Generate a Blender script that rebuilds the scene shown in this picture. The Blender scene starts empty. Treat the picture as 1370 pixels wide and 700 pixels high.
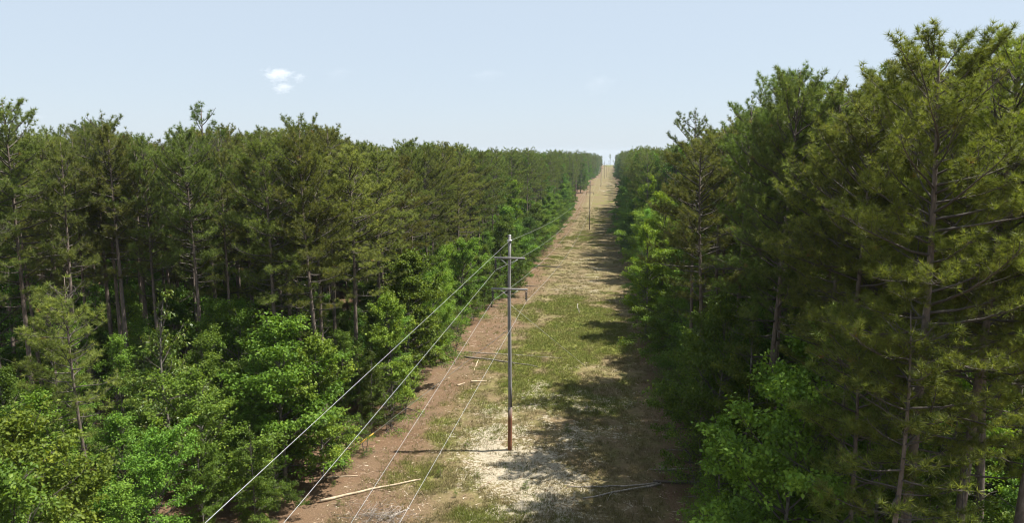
import bpy, math, random
import numpy as np
from mathutils import Vector, Matrix

scene = bpy.context.scene
R = math.radians

# ------------------------------------------------------------------ camera
CAM_H = 22.0
FPX, W, H_ = 943.0, 1370.0, 700.0
YAW, PITCH = R(7.95), R(-8.75)          # aimed a little to the left of the cleared strip, tilted down
cam_d = bpy.data.cameras.new("camera")
cam_d.sensor_width = 36.0
cam_d.lens = FPX / W * 36.0
cam_d.clip_start, cam_d.clip_end = 0.5, 30000.0
cam = bpy.data.objects.new("camera", cam_d)
cam.location = (0, 0, CAM_H)
cam.rotation_euler = (R(90) + PITCH, 0, YAW)
scene.collection.objects.link(cam)
scene.camera = cam

# ------------------------------------------------------------------ sky, sun, exposure
SUN_DIR = Vector((8.0, 1.3, 15.2)).normalized()
SUN_EL = math.asin(SUN_DIR.z)
SUN_ROT = math.atan2(SUN_DIR.x, SUN_DIR.y)
world = bpy.data.worlds.new("World")
scene.world = world
world.use_nodes = True
wn, wl = world.node_tree.nodes, world.node_tree.links
sky = wn.new("ShaderNodeTexSky")
sky.sky_type = 'NISHITA'
sky.sun_disc = False
sky.sun_elevation = SUN_EL
sky.sun_rotation = SUN_ROT
sky.altitude = 100.0
sky.air_density = 1.0
sky.dust_density = 0.6
sky.ozone_density = 1.0
bg = wn["Background"]
bg.inputs["Strength"].default_value = 0.091
wmix = wn.new("ShaderNodeMix"); wmix.data_type = 'RGBA'      # even summer haze veiling the blue
wmix.inputs[0].default_value = 0.86
wl.new(sky.outputs["Color"], wmix.inputs[6])
wmix.inputs[7].default_value = (3.32, 3.82, 4.40, 1)
wl.new(wmix.outputs[2], bg.inputs["Color"])

sun_d = bpy.data.lights.new("sun", 'SUN')
sun_d.energy = 5.0
sun_d.angle = R(0.55)
sun_d.color = (1.0, 0.955, 0.88)
sun = bpy.data.objects.new("sun", sun_d)
sun.location = (60, 20, 120)
sun.rotation_euler = SUN_DIR.to_track_quat('Z', 'Y').to_euler()
scene.collection.objects.link(sun)

vs = scene.view_settings
vs.view_transform = 'Standard'
vs.look = 'None'
vs.gamma = 1.0
vs.use_curve_mapping = False
vs.exposure = 1.10
cy = scene.cycles
cy.use_denoising = True
cy.denoising_prefilter = 'ACCURATE'
cy.filter_width = 1.1
cy.max_bounces = 6
cy.diffuse_bounces = 4
cy.glossy_bounces = 2
cy.transmission_bounces = 3
cy.volume_bounces = 2
cy.transparent_max_bounces = 8
cy.caustics_reflective = False
cy.caustics_refractive = False
cy.sample_clamp_indirect = 4.0

# ------------------------------------------------------------------ helpers: pixels, terrain, noise
CAM_P = np.array([0, 0, CAM_H])
_rot = np.array(cam.rotation_euler.to_matrix())

def ray(px, py):
    v = _rot @ np.array([(px - W / 2) / FPX, (H_ / 2 - py) / FPX, -1.0])
    return v / v[1]                      # unit distance along the strip

def at(px, py, D):
    return CAM_P + ray(px, py) * D

def project(p):
    v = _rot.T @ (np.asarray(p, float) - CAM_P)
    if v[2] > -0.1:
        return None
    return W / 2 + FPX * v[0] / -v[2], H_ / 2 - FPX * v[1] / -v[2]

PROF = np.array([(-7000, 0), (-60, 0), (0, 0), (50, 0), (100, -.8), (150, -1.9), (232, -3.0), (300, -3.4), (380, -2.2),
                 (470, .1), (540, 2.3), (580, 2.0), (640, -.8), (720, -4.5), (830, -6), (1010, -3.6), (1200, -1.0),
                 (1330, 0.4), (1400, -.5), (1600, -7), (2500, -45), (7000, -115)], float)

def smooth_prof(y):
    y = np.asarray(y, float)
    w = np.clip(np.abs(y) * 0.06, 4, 60)
    return sum(np.interp(y + k * w, PROF[:, 0], PROF[:, 1]) for k in (-1, -.5, 0, .5, 1)) / 5

_ng = np.random.default_rng(5).random((256, 256))

def vnoise(x, y):
    x, y = np.asarray(x, float), np.asarray(y, float)
    xi, yi = np.floor(x).astype(int), np.floor(y).astype(int)
    fx, fy = x - xi, y - yi
    fx, fy = fx * fx * (3 - 2 * fx), fy * fy * (3 - 2 * fy)
    a = _ng[xi % 256, yi % 256]; b = _ng[(xi + 1) % 256, yi % 256]
    c = _ng[xi % 256, (yi + 1) % 256]; d = _ng[(xi + 1) % 256, (yi + 1) % 256]
    return (a * (1 - fx) + b * fx) * (1 - fy) + (c * (1 - fx) + d * fx) * fy

def fbm(x, y, o=4):
    s, t, a = 0, 0, 1.0
    for k in range(o):
        s = s + a * vnoise(x * 2 ** k + 17 * k, y * 2 ** k + 31 * k); t += a; a *= .55
    return s / t

def ground_z(x, y):
    x, y = np.asarray(x, float), np.asarray(y, float)
    z = smooth_prof(y)
    far = np.clip((np.abs(x + 5.5) - 12) / 60, 0, 1)
    z = z + far * (fbm(x / 90 + 3, y / 90) - .5) * 3.0
    z = z + (fbm(x / 3.0, y / 3.0, 3) - .5) * .22
    return z

def gz(x, y):
    return float(ground_z(np.array([x]), np.array([y]))[0])

def on_ground(px, py):
    r = ray(px, py)
    lo = 5.0
    for D in np.geomspace(5, 3000, 900):
        p = CAM_P + r * D
        if p[2] < gz(p[0], p[1]):
            return np.array([p[0], p[1], gz(p[0], p[1])])
    return CAM_P + r * 3000

def foot_of(px, py, h):
    """ground point of a tree of height h whose top shows at the pixel"""
    r = ray(px, py)
    D = (h - CAM_H) / r[2]
    p = CAM_P + r * D
    return p[0], p[1]

# ------------------------------------------------------------------ helpers: meshes and objects
def mesh_of(name, verts, faces, mat=None, attrs=None, smooth=False):
    verts = np.asarray(verts, np.float32)
    me = bpy.data.meshes.new(name)
    if isinstance(faces, np.ndarray):
        n, k = faces.shape
        me.vertices.add(len(verts)); me.vertices.foreach_set("co", verts.ravel())
        me.loops.add(n * k); me.loops.foreach_set("vertex_index", faces.astype(np.int32).ravel())
        me.polygons.add(n)
        me.polygons.foreach_set("loop_start", np.arange(0, n * k, k, dtype=np.int32))
        me.update(calc_edges=True)
    else:
        me.from_pydata([tuple(v) for v in verts], [], faces)
        me.update()
    if smooth:
        me.polygons.foreach_set("use_smooth", np.ones(len(me.polygons), bool))
    for an, (ty, val) in (attrs or {}).items():
        a = me.attributes.new(an, ty, 'POINT')
        a.data.foreach_set("value" if ty == 'FLOAT' else "color", np.asarray(val, np.float32).ravel())
    if mat:
        me.materials.append(mat)
    return me

def link(name, data, parent=None, loc=None, **props):
    o = bpy.data.objects.new(name, data)
    scene.collection.objects.link(o)
    if parent is not None:
        o.parent = parent
    if loc is not None:
        o.location = loc
    for k, v in props.items():
        o[k] = v
    return o

class MB:
    """collects tubes and other quads/triangles (triangulated) into one mesh"""
    def __init__(s):
        s.v, s.f, s.n = [], [], 0
    def add(s, v, f):
        s.v.append(np.asarray(v, float)); s.f.append(np.asarray(f, int) + s.n); s.n += len(v)
    def tube(s, pts, rad, sides=5, cap=True):
        pts = np.asarray(pts, float); n = len(pts)
        rad = np.broadcast_to(np.asarray(rad, float), (n,))
        t = np.gradient(pts, axis=0); t /= np.linalg.norm(t, axis=1)[:, None] + 1e-9
        ref = np.array([0, 0, 1.0]) if abs(t[:, 2]).mean() < .8 else np.array([1.0, 0, 0])
        u = np.cross(t, ref); u /= np.linalg.norm(u, axis=1)[:, None] + 1e-9
        w = np.cross(t, u)
        a = np.arange(sides) * 2 * math.pi / sides
        v = pts[:, None] + rad[:, None, None] * (np.cos(a)[None, :, None] * u[:, None] + np.sin(a)[None, :, None] * w[:, None])
        v = v.reshape(-1, 3)
        i, j = np.meshgrid(np.arange(n - 1), np.arange(sides), indexing='ij')
        A = (i * sides + j).ravel(); B = (i * sides + (j + 1) % sides).ravel()
        f = np.concatenate([np.stack([A, B, B + sides], 1), np.stack([A, B + sides, A + sides], 1)])
        if cap:
            v = np.concatenate([v, pts[:1], pts[-1:]])
            k = np.arange(sides); c0 = n * sides
            f = np.concatenate([f, np.stack([np.full(sides, c0), (k + 1) % sides, k], 1),
                                np.stack([np.full(sides, c0 + 1), (n - 1) * sides + k, (n - 1) * sides + (k + 1) % sides], 1)])
        s.add(v, f)
    def box(s, c, d, ry=0.0):
        c, d = np.asarray(c, float), np.asarray(d, float) / 2
        b = min(d) * .18                                    # chamfered box: two stacked rings per end
        def ring(x, k):
            y, z = d[1] - k, d[2] - k
            return [(x, -y, -z - 0), (x, y, -z), (x, y, z), (x, -y, z)]
        v = np.array(ring(-d[0], b) + ring(-d[0] + b, 0) + ring(d[0] - b, 0) + ring(d[0], b))
        f = []
        for r0 in range(3):
            for k in range(4):
                a0, b0 = r0 * 4 + k, r0 * 4 + (k + 1) % 4
                f += [(a0, b0, b0 + 4), (a0, b0 + 4, a0 + 4)]
        f += [(0, 2, 1), (0, 3, 2), (12, 13, 14), (12, 14, 15)]
        s.add(v + c, np.array(f)[:, ::-1])
    def mesh(s, name, mat, smooth=True, attrs=None):
        return mesh_of(name, np.concatenate(s.v), np.concatenate(s.f), mat, attrs, smooth)

# ------------------------------------------------------------------ materials
def new_mat(name):
    m = bpy.data.materials.new(name); m.use_nodes = True
    nt = m.node_tree
    return m, nt, nt.nodes, nt.links, nt.nodes["Principled BSDF"]

def ramp(nt, fac, stops):
    r = nt.nodes.new("ShaderNodeValToRGB")
    while len(r.color_ramp.elements) < len(stops):
        r.color_ramp.elements.new(.5)
    for e, (p, c) in zip(r.color_ramp.elements, stops):
        e.position = p; e.color = (*c, 1)
    nt.links.new(fac, r.inputs[0])
    return r.outputs[0]

def noise(nt, vec, scale, detail=4, rough=.6):
    n = nt.nodes.new("ShaderNodeTexNoise")
    n.inputs["Scale"].default_value = scale
    n.inputs["Detail"].default_value = detail
    n.inputs["Roughness"].default_value = rough
    if vec is not None:
        nt.links.new(vec, n.inputs["Vector"])
    return n.outputs["Fac"]

def mapping(nt, coord, scale):
    m = nt.nodes.new("ShaderNodeMapping")
    m.inputs["Scale"].default_value = scale
    nt.links.new(coord, m.inputs["Vector"])
    return m.outputs[0]

def mixc(nt, fac, a, b, mode='MIX'):
    m = nt.nodes.new("ShaderNodeMix"); m.data_type = 'RGBA'; m.blend_type = mode
    for sock, val in ((m.inputs[0], fac), (m.inputs[6], a), (m.inputs[7], b)):
        if hasattr(val, "is_linked"):
            nt.links.new(val, sock)
        elif isinstance(val, (int, float)):
            sock.default_value = val
        else:
            sock.default_value = (*val, 1)
    return m.outputs[2]

def math_n(nt, op, a, b=None, clamp=False):
    m = nt.nodes.new("ShaderNodeMath"); m.operation = op; m.use_clamp = clamp
    for i, x in enumerate((a, b)):
        if x is None: continue
        if isinstance(x, (int, float)): m.inputs[i].default_value = x
        else: nt.links.new(x, m.inputs[i])
    return m.outputs[0]

def attr(nt, name, out="Fac"):
    a = nt.nodes.new("ShaderNodeAttribute"); a.attribute_name = name
    return a.outputs[out]

def leaf_mat(name, stops, rough=.5, transl=.35, spec=.4, tcol=(1.3, 1.25, .45)):
    m, nt, N, L, bs = new_mat(name)
    tint = attr(nt, "tint")
    col = ramp(nt, tint, stops)
    oi = N.new("ShaderNodeObjectInfo")
    col = mixc(nt, 1.0, col, oi.outputs["Color"], 'MULTIPLY')
    rv = math_n(nt, 'ADD', math_n(nt, 'MULTIPLY', oi.outputs["Random"], .36), .82)
    hsv = N.new("ShaderNodeHueSaturation")
    L.new(col, hsv.inputs["Color"]); L.new(rv, hsv.inputs["Value"])
    hv = math_n(nt, 'ADD', math_n(nt, 'MULTIPLY', oi.outputs["Random"], .02), .49)
    L.new(hv, hsv.inputs["Hue"])
    col = hsv.outputs[0]
    L.new(col, bs.inputs["Base Color"])
    bs.inputs["Roughness"].default_value = rough
    bs.inputs["Specular IOR Level"].default_value = spec
    tr = N.new("ShaderNodeBsdfTranslucent")
    L.new(mixc(nt, 1.0, col, tcol, 'MULTIPLY'), tr.inputs["Color"])
    mx = N.new("ShaderNodeMixShader"); mx.inputs[0].default_value = transl
    L.new(bs.outputs[0], mx.inputs[1]); L.new(tr.outputs[0], mx.inputs[2])
    L.new(mx.outputs[0], N["Material Output"].inputs["Surface"])
    return m

M_NEEDLE = leaf_mat("pine_needles", [(0, (.070, .094, .024)), (.5, (.152, .184, .046)), (.9, (.250, .272, .070)), (1, (.25, .17, .06))], .5, .5, .30, (1.15, 1.2, .6))
M_LEAF = leaf_mat("broad_leaves", [(0, (.046, .092, .014)), (.55, (.082, .158, .023)), (1, (.152, .240, .036))], .5, .38, .2)
M_GLOSS = leaf_mat("glossy_leaves", [(0, (.050, .090, .014)), (.5, (.095, .150, .022)), (1, (.19, .22, .05))], .36, .32, .5)

def bark_mat(name, a, b, c, zscale=.35, sc=9):
    m, nt, N, L, bs = new_mat(name)
    tc = N.new("ShaderNodeTexCoord")
    v = mapping(nt, tc.outputs["Object"], (1, 1, zscale))
    n1 = noise(nt, v, sc, 6, .65)
    n2 = noise(nt, tc.outputs["Object"], .6, 3)
    col = ramp(nt, n1, [(.34, a), (.55, b), (.72, c)])
    col = mixc(nt, math_n(nt, 'MULTIPLY', n2, .5), col, (.13, .11, .09))
    L.new(col, bs.inputs["Base Color"])
    bs.inputs["Roughness"].default_value = .9
    bp = N.new("ShaderNodeBump"); bp.inputs["Strength"].default_value = .7; bp.inputs["Distance"].default_value = .03
    L.new(n1, bp.inputs["Height"]); L.new(bp.outputs[0], bs.inputs["Normal"])
    return m

M_BARK = bark_mat("pine_bark", (.06, .043, .034), (.15, .112, .088), (.27, .22, .185))
M_BARK2 = bark_mat("grey_bark", (.07, .06, .05), (.17, .15, .125), (.30, .28, .25), .6, 7)
M_TWIG = bark_mat("twig_bark", (.028, .023, .019), (.060, .050, .041), (.115, .098, .082), 1, 4)
M_DEAD = bark_mat("bleached_wood", (.22, .19, .16), (.40, .35, .29), (.62, .56, .48), 1, 6)
M_LOGG = bark_mat("grey_log", (.10, .085, .07), (.24, .21, .18), (.42, .38, .33), 1, 6)
M_LOGP = bark_mat("pale_log", (.40, .31, .20), (.60, .48, .33), (.75, .63, .47), 1, 3)
M_LOGD = bark_mat("dark_log", (.04, .03, .022), (.09, .07, .055), (.17, .14, .11), 1, 5)

# ------------------------------------------------------------------ ground
LEFT_X, RIGHT_X = -15.5, 5.0            # edges of the foliage walls

def masks(x, y):
    """sand, green, litter, track as they lie on the ground"""
    n1 = fbm(x / 2.2, y / 2.2, 5); n2 = fbm(x / 7 + 9, y / 9 + 4, 4); n3 = fbm(x / .8 + 3, y / .8, 3)
    ss = lambda a, b, t: np.clip((t - a) / (b - a), 0, 1) ** 2 * (3 - 2 * np.clip((t - a) / (b - a), 0, 1))
    bump = lambda c, w, t: np.exp(-((t - c) / w) ** 2)
    litter = 1 - ss(-14.3, -9.6, x + (n2 - .5) * 6.5 + (n1 - .5) * 4)
    litter *= np.interp(y, [0, 70, 95, 130, 200, 240, 400], [1, 1, .85, .95, .9, .8, .8])
    litter = np.maximum(litter, ss(1.2, 5.2, x + (n2 - .5) * 3.5 + (n1 - .5) * 3))
    litter = np.clip(litter * (.62 + .9 * (n1 - .28)), 0, 1)
    litter = np.where((x < -17.5) | (x > 6.5), 1.0, litter)
    # bleached sand, strongest around and in front of the pole foot
    s = 1.15 * bump(-4.6, 3.0, x) * bump(43, 6.5, y) + .85 * bump(-7.5, 2.4, x) * bump(47, 5, y)
    s += .85 * bump(-2, 4.6, x) * bump(63.5, 3.6, y) + .5 * bump(-10, 2.2, x) * bump(54, 7, y) + .55 * bump(0, 3, x) * bump(41, 2.4, y)
    s += .55 * bump(0, 4, x) * bump(72, 2.0, y) + .35 * bump(-6, 6, x) * bump(56, 5, y)
    s += .5 * bump(-4, 5, x) * bump(150, 25, y) + .9 * bump(-4.0, 4.5, x) * bump(437, 9, y) + .35 * bump(-6, 6, x) * bump(118, 8, y)
    s += .5 * bump(-3, 6, x) * bump(500, 30, y) + .42 * bump(-4, 7, x) * bump(52, 9, y)
    sand = np.clip(s * .56 + (n1 - .5) * 1.5 * np.clip(s * 3, 0, 1) + (n3 - .5) * .5 * np.clip(s * 3, 0, 1), 0, 1)
    g = 1.15 * bump(-3.8, 7, x) * np.interp(y, [52, 66, 78, 92, 103, 116, 135], [0, .42, .85, 1, .9, .35, .1])
    g += .46 * bump(-6, 6.5, x) * np.interp(y, [36, 44, 60, 66, 80], [.8, 1, .95, .6, 0]) + np.interp(y, [100, 150], [.16, -.02])
    g += .42 * bump(-5, 8, x) * (bump(213, 16, y) + .9 * bump(262, 26, y) + .5 * bump(330, 25, y) + .35 * bump(165, 14, y))
    g += .9 * np.interp(y, [1180, 1260, 1400], [0, 1, 1])
    green = ss(.15, 1.05, g * .8 + (n1 - .5) * 1.9 + (n2 - .5) * 1.7)
    wv = np.sin(y / 23) * .35 + np.sin(y / 51 + 1) * .5
    tr = bump(-9.3 - .004 * (y - 100) + wv, .4, x) + bump(-10.9 - .004 * (y - 100) + wv, .4, x)
    track = tr * np.interp(y, [80, 110, 400, 520], [0, 1, 1, .2]) * np.clip((n2 - .42) * 5, 0, 1)
    litter = litter * (1 - .55 * sand)
    return np.clip(sand, 0, 1), np.clip(green, 0, 1), np.clip(litter, 0, 1), np.clip(track, 0, 1)

xs = np.unique(np.concatenate([np.arange(-20, 10.01, .3), np.arange(-60, -20, 2), np.arange(10, 60, 2), [-90, 90, 130, -130],
                               np.geomspace(180, 3500, 12), -np.geomspace(180, 3500, 12)]))
ys = [-3500, -1200, -500, -200, -80, -30]
y = 0.0
while y < 3500:
    ys.append(y)
    y += .35 if 34 < y < 120 else (2.0 if y <= 34 else max(.6, (y - 60) * .011))
ys = np.array(ys)
GX, GY = np.meshgrid(xs, ys)
gxv, gyv = GX.ravel(), GY.ravel()
gzv = ground_z(gxv, gyv)
near = (gxv > -20) & (gxv < 10) & (gyv > 30) & (gyv < 140)
gzv = gzv + near * (fbm(gxv / .7 + 40, gyv / .7, 3) - .5) * .10
sand, green, litter, track = masks(gxv, gyv)
nx, ny = len(xs), len(ys)
ii, jj = np.meshgrid(np.arange(ny - 1), np.arange(nx - 1), indexing='ij')
a0 = (ii * nx + jj).ravel()
gf = np.stack([a0, a0 + 1, a0 + nx + 1, a0 + nx], 1)

m, nt, N, L, bs = new_mat("forest_ground")
geo = N.new("ShaderNodeNewGeometry"); P = geo.outputs["Position"]
nf = noise(nt, P, 5.0, 8, .72); nm = noise(nt, P, .9, 6, .65); nl = noise(nt, P, .16, 4)
nx_ = noise(nt, mapping(nt, P, (1.6, .5, 1)), 16, 5, .75)
straw = ramp(nt, nf, [(.28, (.075, .057, .026)), (.45, (.145, .115, .052)), (.62, (.22, .18, .088)), (.8, (.32, .27, .16))])
straw = mixc(nt, ramp(nt, nm, [(.42, (0, 0, 0)), (.62, (1, 1, 1))]), straw, ramp(nt, nf, [(.3, (.065, .065, .018)), (.7, (.155, .14, .05))]))
straw = mixc(nt, ramp(nt, noise(nt, P, .33, 5, .65), [(.42, (0, 0, 0)), (.60, (.75, .75, .75))]), straw, ramp(nt, nf, [(.3, (.085, .056, .032)), (.7, (.20, .145, .085))]))
sandc = ramp(nt, nf, [(.22, (.13, .105, .06)), (.40, (.24, .205, .14)), (.58, (.34, .30, .225)), (.75, (.43, .39, .31))])
greenc = ramp(nt, nf, [(.25, (.06, .070, .012)), (.5, (.125, .135, .026)), (.75, (.20, .19, .055))])
litc = ramp(nt, nx_, [(.25, (.062, .036, .021)), (.5, (.128, .077, .044)), (.7, (.20, .130, .078)), (.85, (.31, .235, .16))])
litc = mixc(nt, ramp(nt, nl, [(.4, (0, 0, 0)), (.65, (.55, .55, .55))]), litc, ramp(nt, nx_, [(.3, (.085, .055, .035)), (.7, (.21, .155, .10))]))
nmix = math_n(nt, 'ADD', math_n(nt, 'MULTIPLY', nf, .6), math_n(nt, 'MULTIPLY', noise(nt, P, 2.1, 6, .7), .4))
def soft(a, w=.55):
    return math_n(nt, 'ADD', attr(nt, a), math_n(nt, 'MULTIPLY', math_n(nt, 'SUBTRACT', nmix, .5), w))
def edge(a, lo, hi, w=.55):
    mr = N.new("ShaderNodeMapRange"); mr.interpolation_type = 'SMOOTHSTEP'
    mr.inputs[1].default_value, mr.inputs[2].default_value = lo, hi
    L.new(soft(a, w), mr.inputs[0]); return mr.outputs[0]
col = mixc(nt, edge("green", .1, .9, 2.2), straw, greenc)
col = mixc(nt, edge("litter", .2, .85, 2.2), col, litc)
col = mixc(nt, edge("sand", .30, .80, 4.2), col, sandc)
col = mixc(nt, math_n(nt, 'MULTIPLY', attr(nt, "track"), .28), col, (.32, .26, .16))
L.new(col, bs.inputs["Base Color"])
bs.inputs["Roughness"].default_value = .95
bs.inputs["Specular IOR Level"].default_value = .15
bp = N.new("ShaderNodeBump"); bp.inputs["Strength"].default_value = .8; bp.inputs["Distance"].default_value = .06
L.new(nf, bp.inputs["Height"]); L.new(bp.outputs[0], bs.inputs["Normal"])
M_GROUND = m
gme = mesh_of("ground", np.stack([gxv, gyv, gzv], 1), gf, M_GROUND,
              {"sand": ('FLOAT', sand), "green": ('FLOAT', green), "litter": ('FLOAT', litter), "track": ('FLOAT', track)}, True)
link("ground", gme, kind="structure", label="sandy cleared strip and needle-strewn forest floor")

# ------------------------------------------------------------------ tree prototypes (mesh data, shared by the copies)
def unit(v):
    return v / (np.linalg.norm(v, axis=-1, keepdims=True) + 1e-9)

def needles(rng, P, D, n=14, ln=(.17, .27), wd=.024):
    P = np.repeat(P, n, 0); D = np.repeat(D, n, 0); k = len(P)
    d = unit(D * .8 + unit(rng.normal(size=(k, 3))) * .95)
    side = unit(np.cross(d, rng.normal(size=(k, 3))))
    l = rng.uniform(*ln, k)[:, None]
    b = P - d * .02
    v = np.stack([b - side * wd * .5, b + side * wd * .5 , P + d * l], 1).reshape(-1, 3)
    f = np.arange(k * 3).reshape(-1, 3)
    base = np.repeat(rng.normal(.42, .17, k // n), n) + rng.normal(0, .09, k)
    dead = np.repeat(rng.random(k // n) < .004, n)
    t = np.where(dead, 1.0, np.clip(base, 0, .88))
    return v, f, np.repeat(t, 3)

def leaves(rng, P, D, n=14, ln=(.11, .17), wr=.62, spread=.24, droop=.35):
    P = np.repeat(P, n, 0); D = np.repeat(D, n, 0); k = len(P)
    P = P + D * rng.uniform(-.25, .3, (k, 1)) + rng.normal(size=(k, 3)) * np.array([spread, spread, spread * .55])
    ax = unit(D * .5 + rng.normal(size=(k, 3)) * .6 + np.array([0, 0, -droop]))
    nrm = unit(np.array([0, 0, 1.0]) + rng.normal(size=(k, 3)) * .55)
    side = unit(np.cross(nrm, ax)); nrm = np.cross(ax, side)
    l = rng.uniform(*ln, k)[:, None]; w = l * wr * .5
    mid = P + ax * l * .45
    v = np.stack([P, mid + side * w + nrm * l * .10, P + ax * l - nrm * l * .08, mid - side * w + nrm * l * .10], 1).reshape(-1, 3)
    i = np.arange(k)[:, None] * 4
    f = np.concatenate([i + np.array([[0, 2, 1]]), i + np.array([[0, 3, 2]])])
    t = np.clip(np.repeat(rng.normal(.5, .16, k // n), n) + rng.normal(0, .15, k), 0, 1)
    return v, f, np.repeat(t, 4)

def bent(p, d, L_, n, up, rng, wob=.06):
    pts = [np.array(p, float)]; d = np.array(d, float)
    for k in range(n):
        d = unit(d + np.array([0, 0, up / n]) + rng.normal(size=3) * wob)
        pts.append(pts[-1] + d * L_ / n)
    return np.array(pts), d

def wood(name, tr, br, bark):
    """trunk and the limbs that grow from it, one mesh, two barks"""
    nt_ = sum(len(f) for f in tr.f)
    for v, f in zip(br.v, br.f):
        tr.v.append(v); tr.f.append(f + tr.n)
    me = tr.mesh(name, bark); me.materials.append(M_TWIG)
    me.polygons.foreach_set("material_index", np.where(np.arange(len(me.polygons)) < nt_, 0, 1).astype(np.int32))
    return me

def pine(seed, H, cb, Rc, nprim=62, dens=1.0, open_top=0.0, r0=.20, lod=False, top=.46, nn=20, nw=.028):
    rng = np.random.default_rng(seed)
    ph = rng.uniform(0, 6.28, 2); amp = rng.uniform(.10, .35)
    zz = np.linspace(-.3, H, 16); tt = zz / H
    cx = amp * np.sin(tt * 4 + ph[0]) * tt; cyy = amp * np.sin(tt * 3.3 + ph[1]) * tt
    spine = np.stack([cx, cyy, zz], 1)
    rad = r0 * (np.clip(1 - tt, 0, 1) ** .75 * .93 + .07)
    rad[0] *= 1.35; rad[1] *= 1.05
    tr = MB(); tr.tube(spine, rad, 9)
    br = MB(); TP, TD = [], []
    sp = lambda z: np.array([np.interp(z, zz, cx), np.interp(z, zz, cyy), z])
    az = rng.uniform(0, 6.28)
    nprim = int(nprim * 1.15)
    for i in range(nprim):
        u = min(1, (i + rng.uniform(0, 1)) / nprim)
        u = u ** .72
        z = cb + u * (H * .955 - cb)
        az += 2.399 + rng.normal(0, .35)
        prof = max(top, math.sqrt(max(.02, 1 - ((u - .45) / .60) ** 2)))
        if u < .18: prof *= .75 + u * 1.4
        Lb = Rc * prof * rng.uniform(.62, 1.18)
        if open_top and u > .6 and rng.random() < open_top: continue
        el = R(-6 + 46 * u ** 1.6 + rng.normal(0, 10))
        Lb = min(Lb, max(.5, (H + .15 * rng.random() - z) / max(.22, math.sin(el + .30))))   # branch ends keep to a domed crown
        d = np.array([math.cos(az) * math.cos(el), math.sin(az) * math.cos(el), math.sin(el)])
        pts, dl = bent(sp(z), d, Lb, 5, .55 - .1 * u, rng, .09)
        rb = min(.06, .012 + Lb * .013)
        br.tube(pts, np.linspace(rb, .008, 6), 4 if not lod else 3, False)
        if u < .2 and rng.random() < .28: continue              # dead bare limb
        ns = max(3, int(Lb / (.24 if not lod else .36) * dens))
        for k in range(ns):
            s = .22 + .78 * (k + rng.uniform(.1, .9)) / ns
            p = np.array([np.interp(s * 5, range(6), pts[:, c]) for c in range(3)])
            q = pts[min(5, int(s * 5) + 1)] - pts[min(4, int(s * 5))]
            q = unit(q)
            sd = np.cross(q, [0, 0, 1.0]) * (1 if k % 2 else -1)
            dd = unit(q * rng.uniform(.5, .9) + sd * rng.uniform(.5, 1.0) + np.array([0, 0, rng.uniform(-.05, .55)]))
            ls = np.clip((.28 + .5 * (1 - s)) * Lb * .55, .28, 1.3) * rng.uniform(.7, 1.2)
            spts, sdv = bent(p, dd, ls, 3, .5, rng, .12)
            br.tube(spts, np.linspace(.012, .005, 4), 3, False)
            nt_ = 2 + int(ls / .22)
            for f_ in np.linspace(.4, 1.0, nt_):
                TP.append([np.interp(f_ * 3, range(4), spts[:, c]) + rng.normal(0, .05) for c in range(3)])
                TD.append(unit(sdv + np.array([0, 0, .35]) + rng.normal(size=3) * .35))
        TP.append(pts[-1]); TD.append(unit(dl + np.array([0, 0, .4])))
    for k in range(10):
        TP.append(sp(H - rng.uniform(0, .9)) + rng.normal(size=3) * .1); TD.append(unit(np.array([0, 0, 1.]) + rng.normal(size=3) * .5))
    for k in range(int(rng.integers(7, 15))):                    # dead stubs below the crown
        z = rng.uniform(max(2.5, cb * .35), cb * 1.05); a = rng.uniform(0, 6.28); e = rng.normal(.05, .25)
        pts, _ = bent(sp(z), [math.cos(a), math.sin(a), e], rng.uniform(.35, 1.9), 3, rng.normal(0, .4), rng, .15)
        br.tube(pts, np.linspace(.022, .006, 4), 3, False)
    TP, TD = np.array(TP), np.array(TD)
    w3 = rng.uniform(0, 6.28, 6); q = TP * np.array([2.1, 2.1, 2.7])      # needles gather in clumps with gaps between
    lump = np.sin(q[:, 0] + w3[0] + np.sin(q[:, 2] * .7 + w3[3])) + np.sin(q[:, 1] + w3[1] + np.sin(q[:, 0] * .6 + w3[4])) + np.sin(q[:, 2] + w3[2] + np.sin(q[:, 1] * .8 + w3[5]))
    kp = lump > rng.normal(-1.0, .45, len(lump))
    TP, TD = TP[kp], TD[kp]
    if lod:
        v, f, t = needles(rng, np.array(TP), np.array(TD), 7, (.24, .38), .07)
    else:
        v, f, t = needles(rng, np.array(TP), np.array(TD), nn, (.18, .31), nw)
    nm = "pine"
    return (wood(nm + "_trunk", tr, br, M_BARK), mesh_of(nm + "_crown", v, f, M_NEEDLE, {"tint": ('FLOAT', t)}), H)

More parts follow.
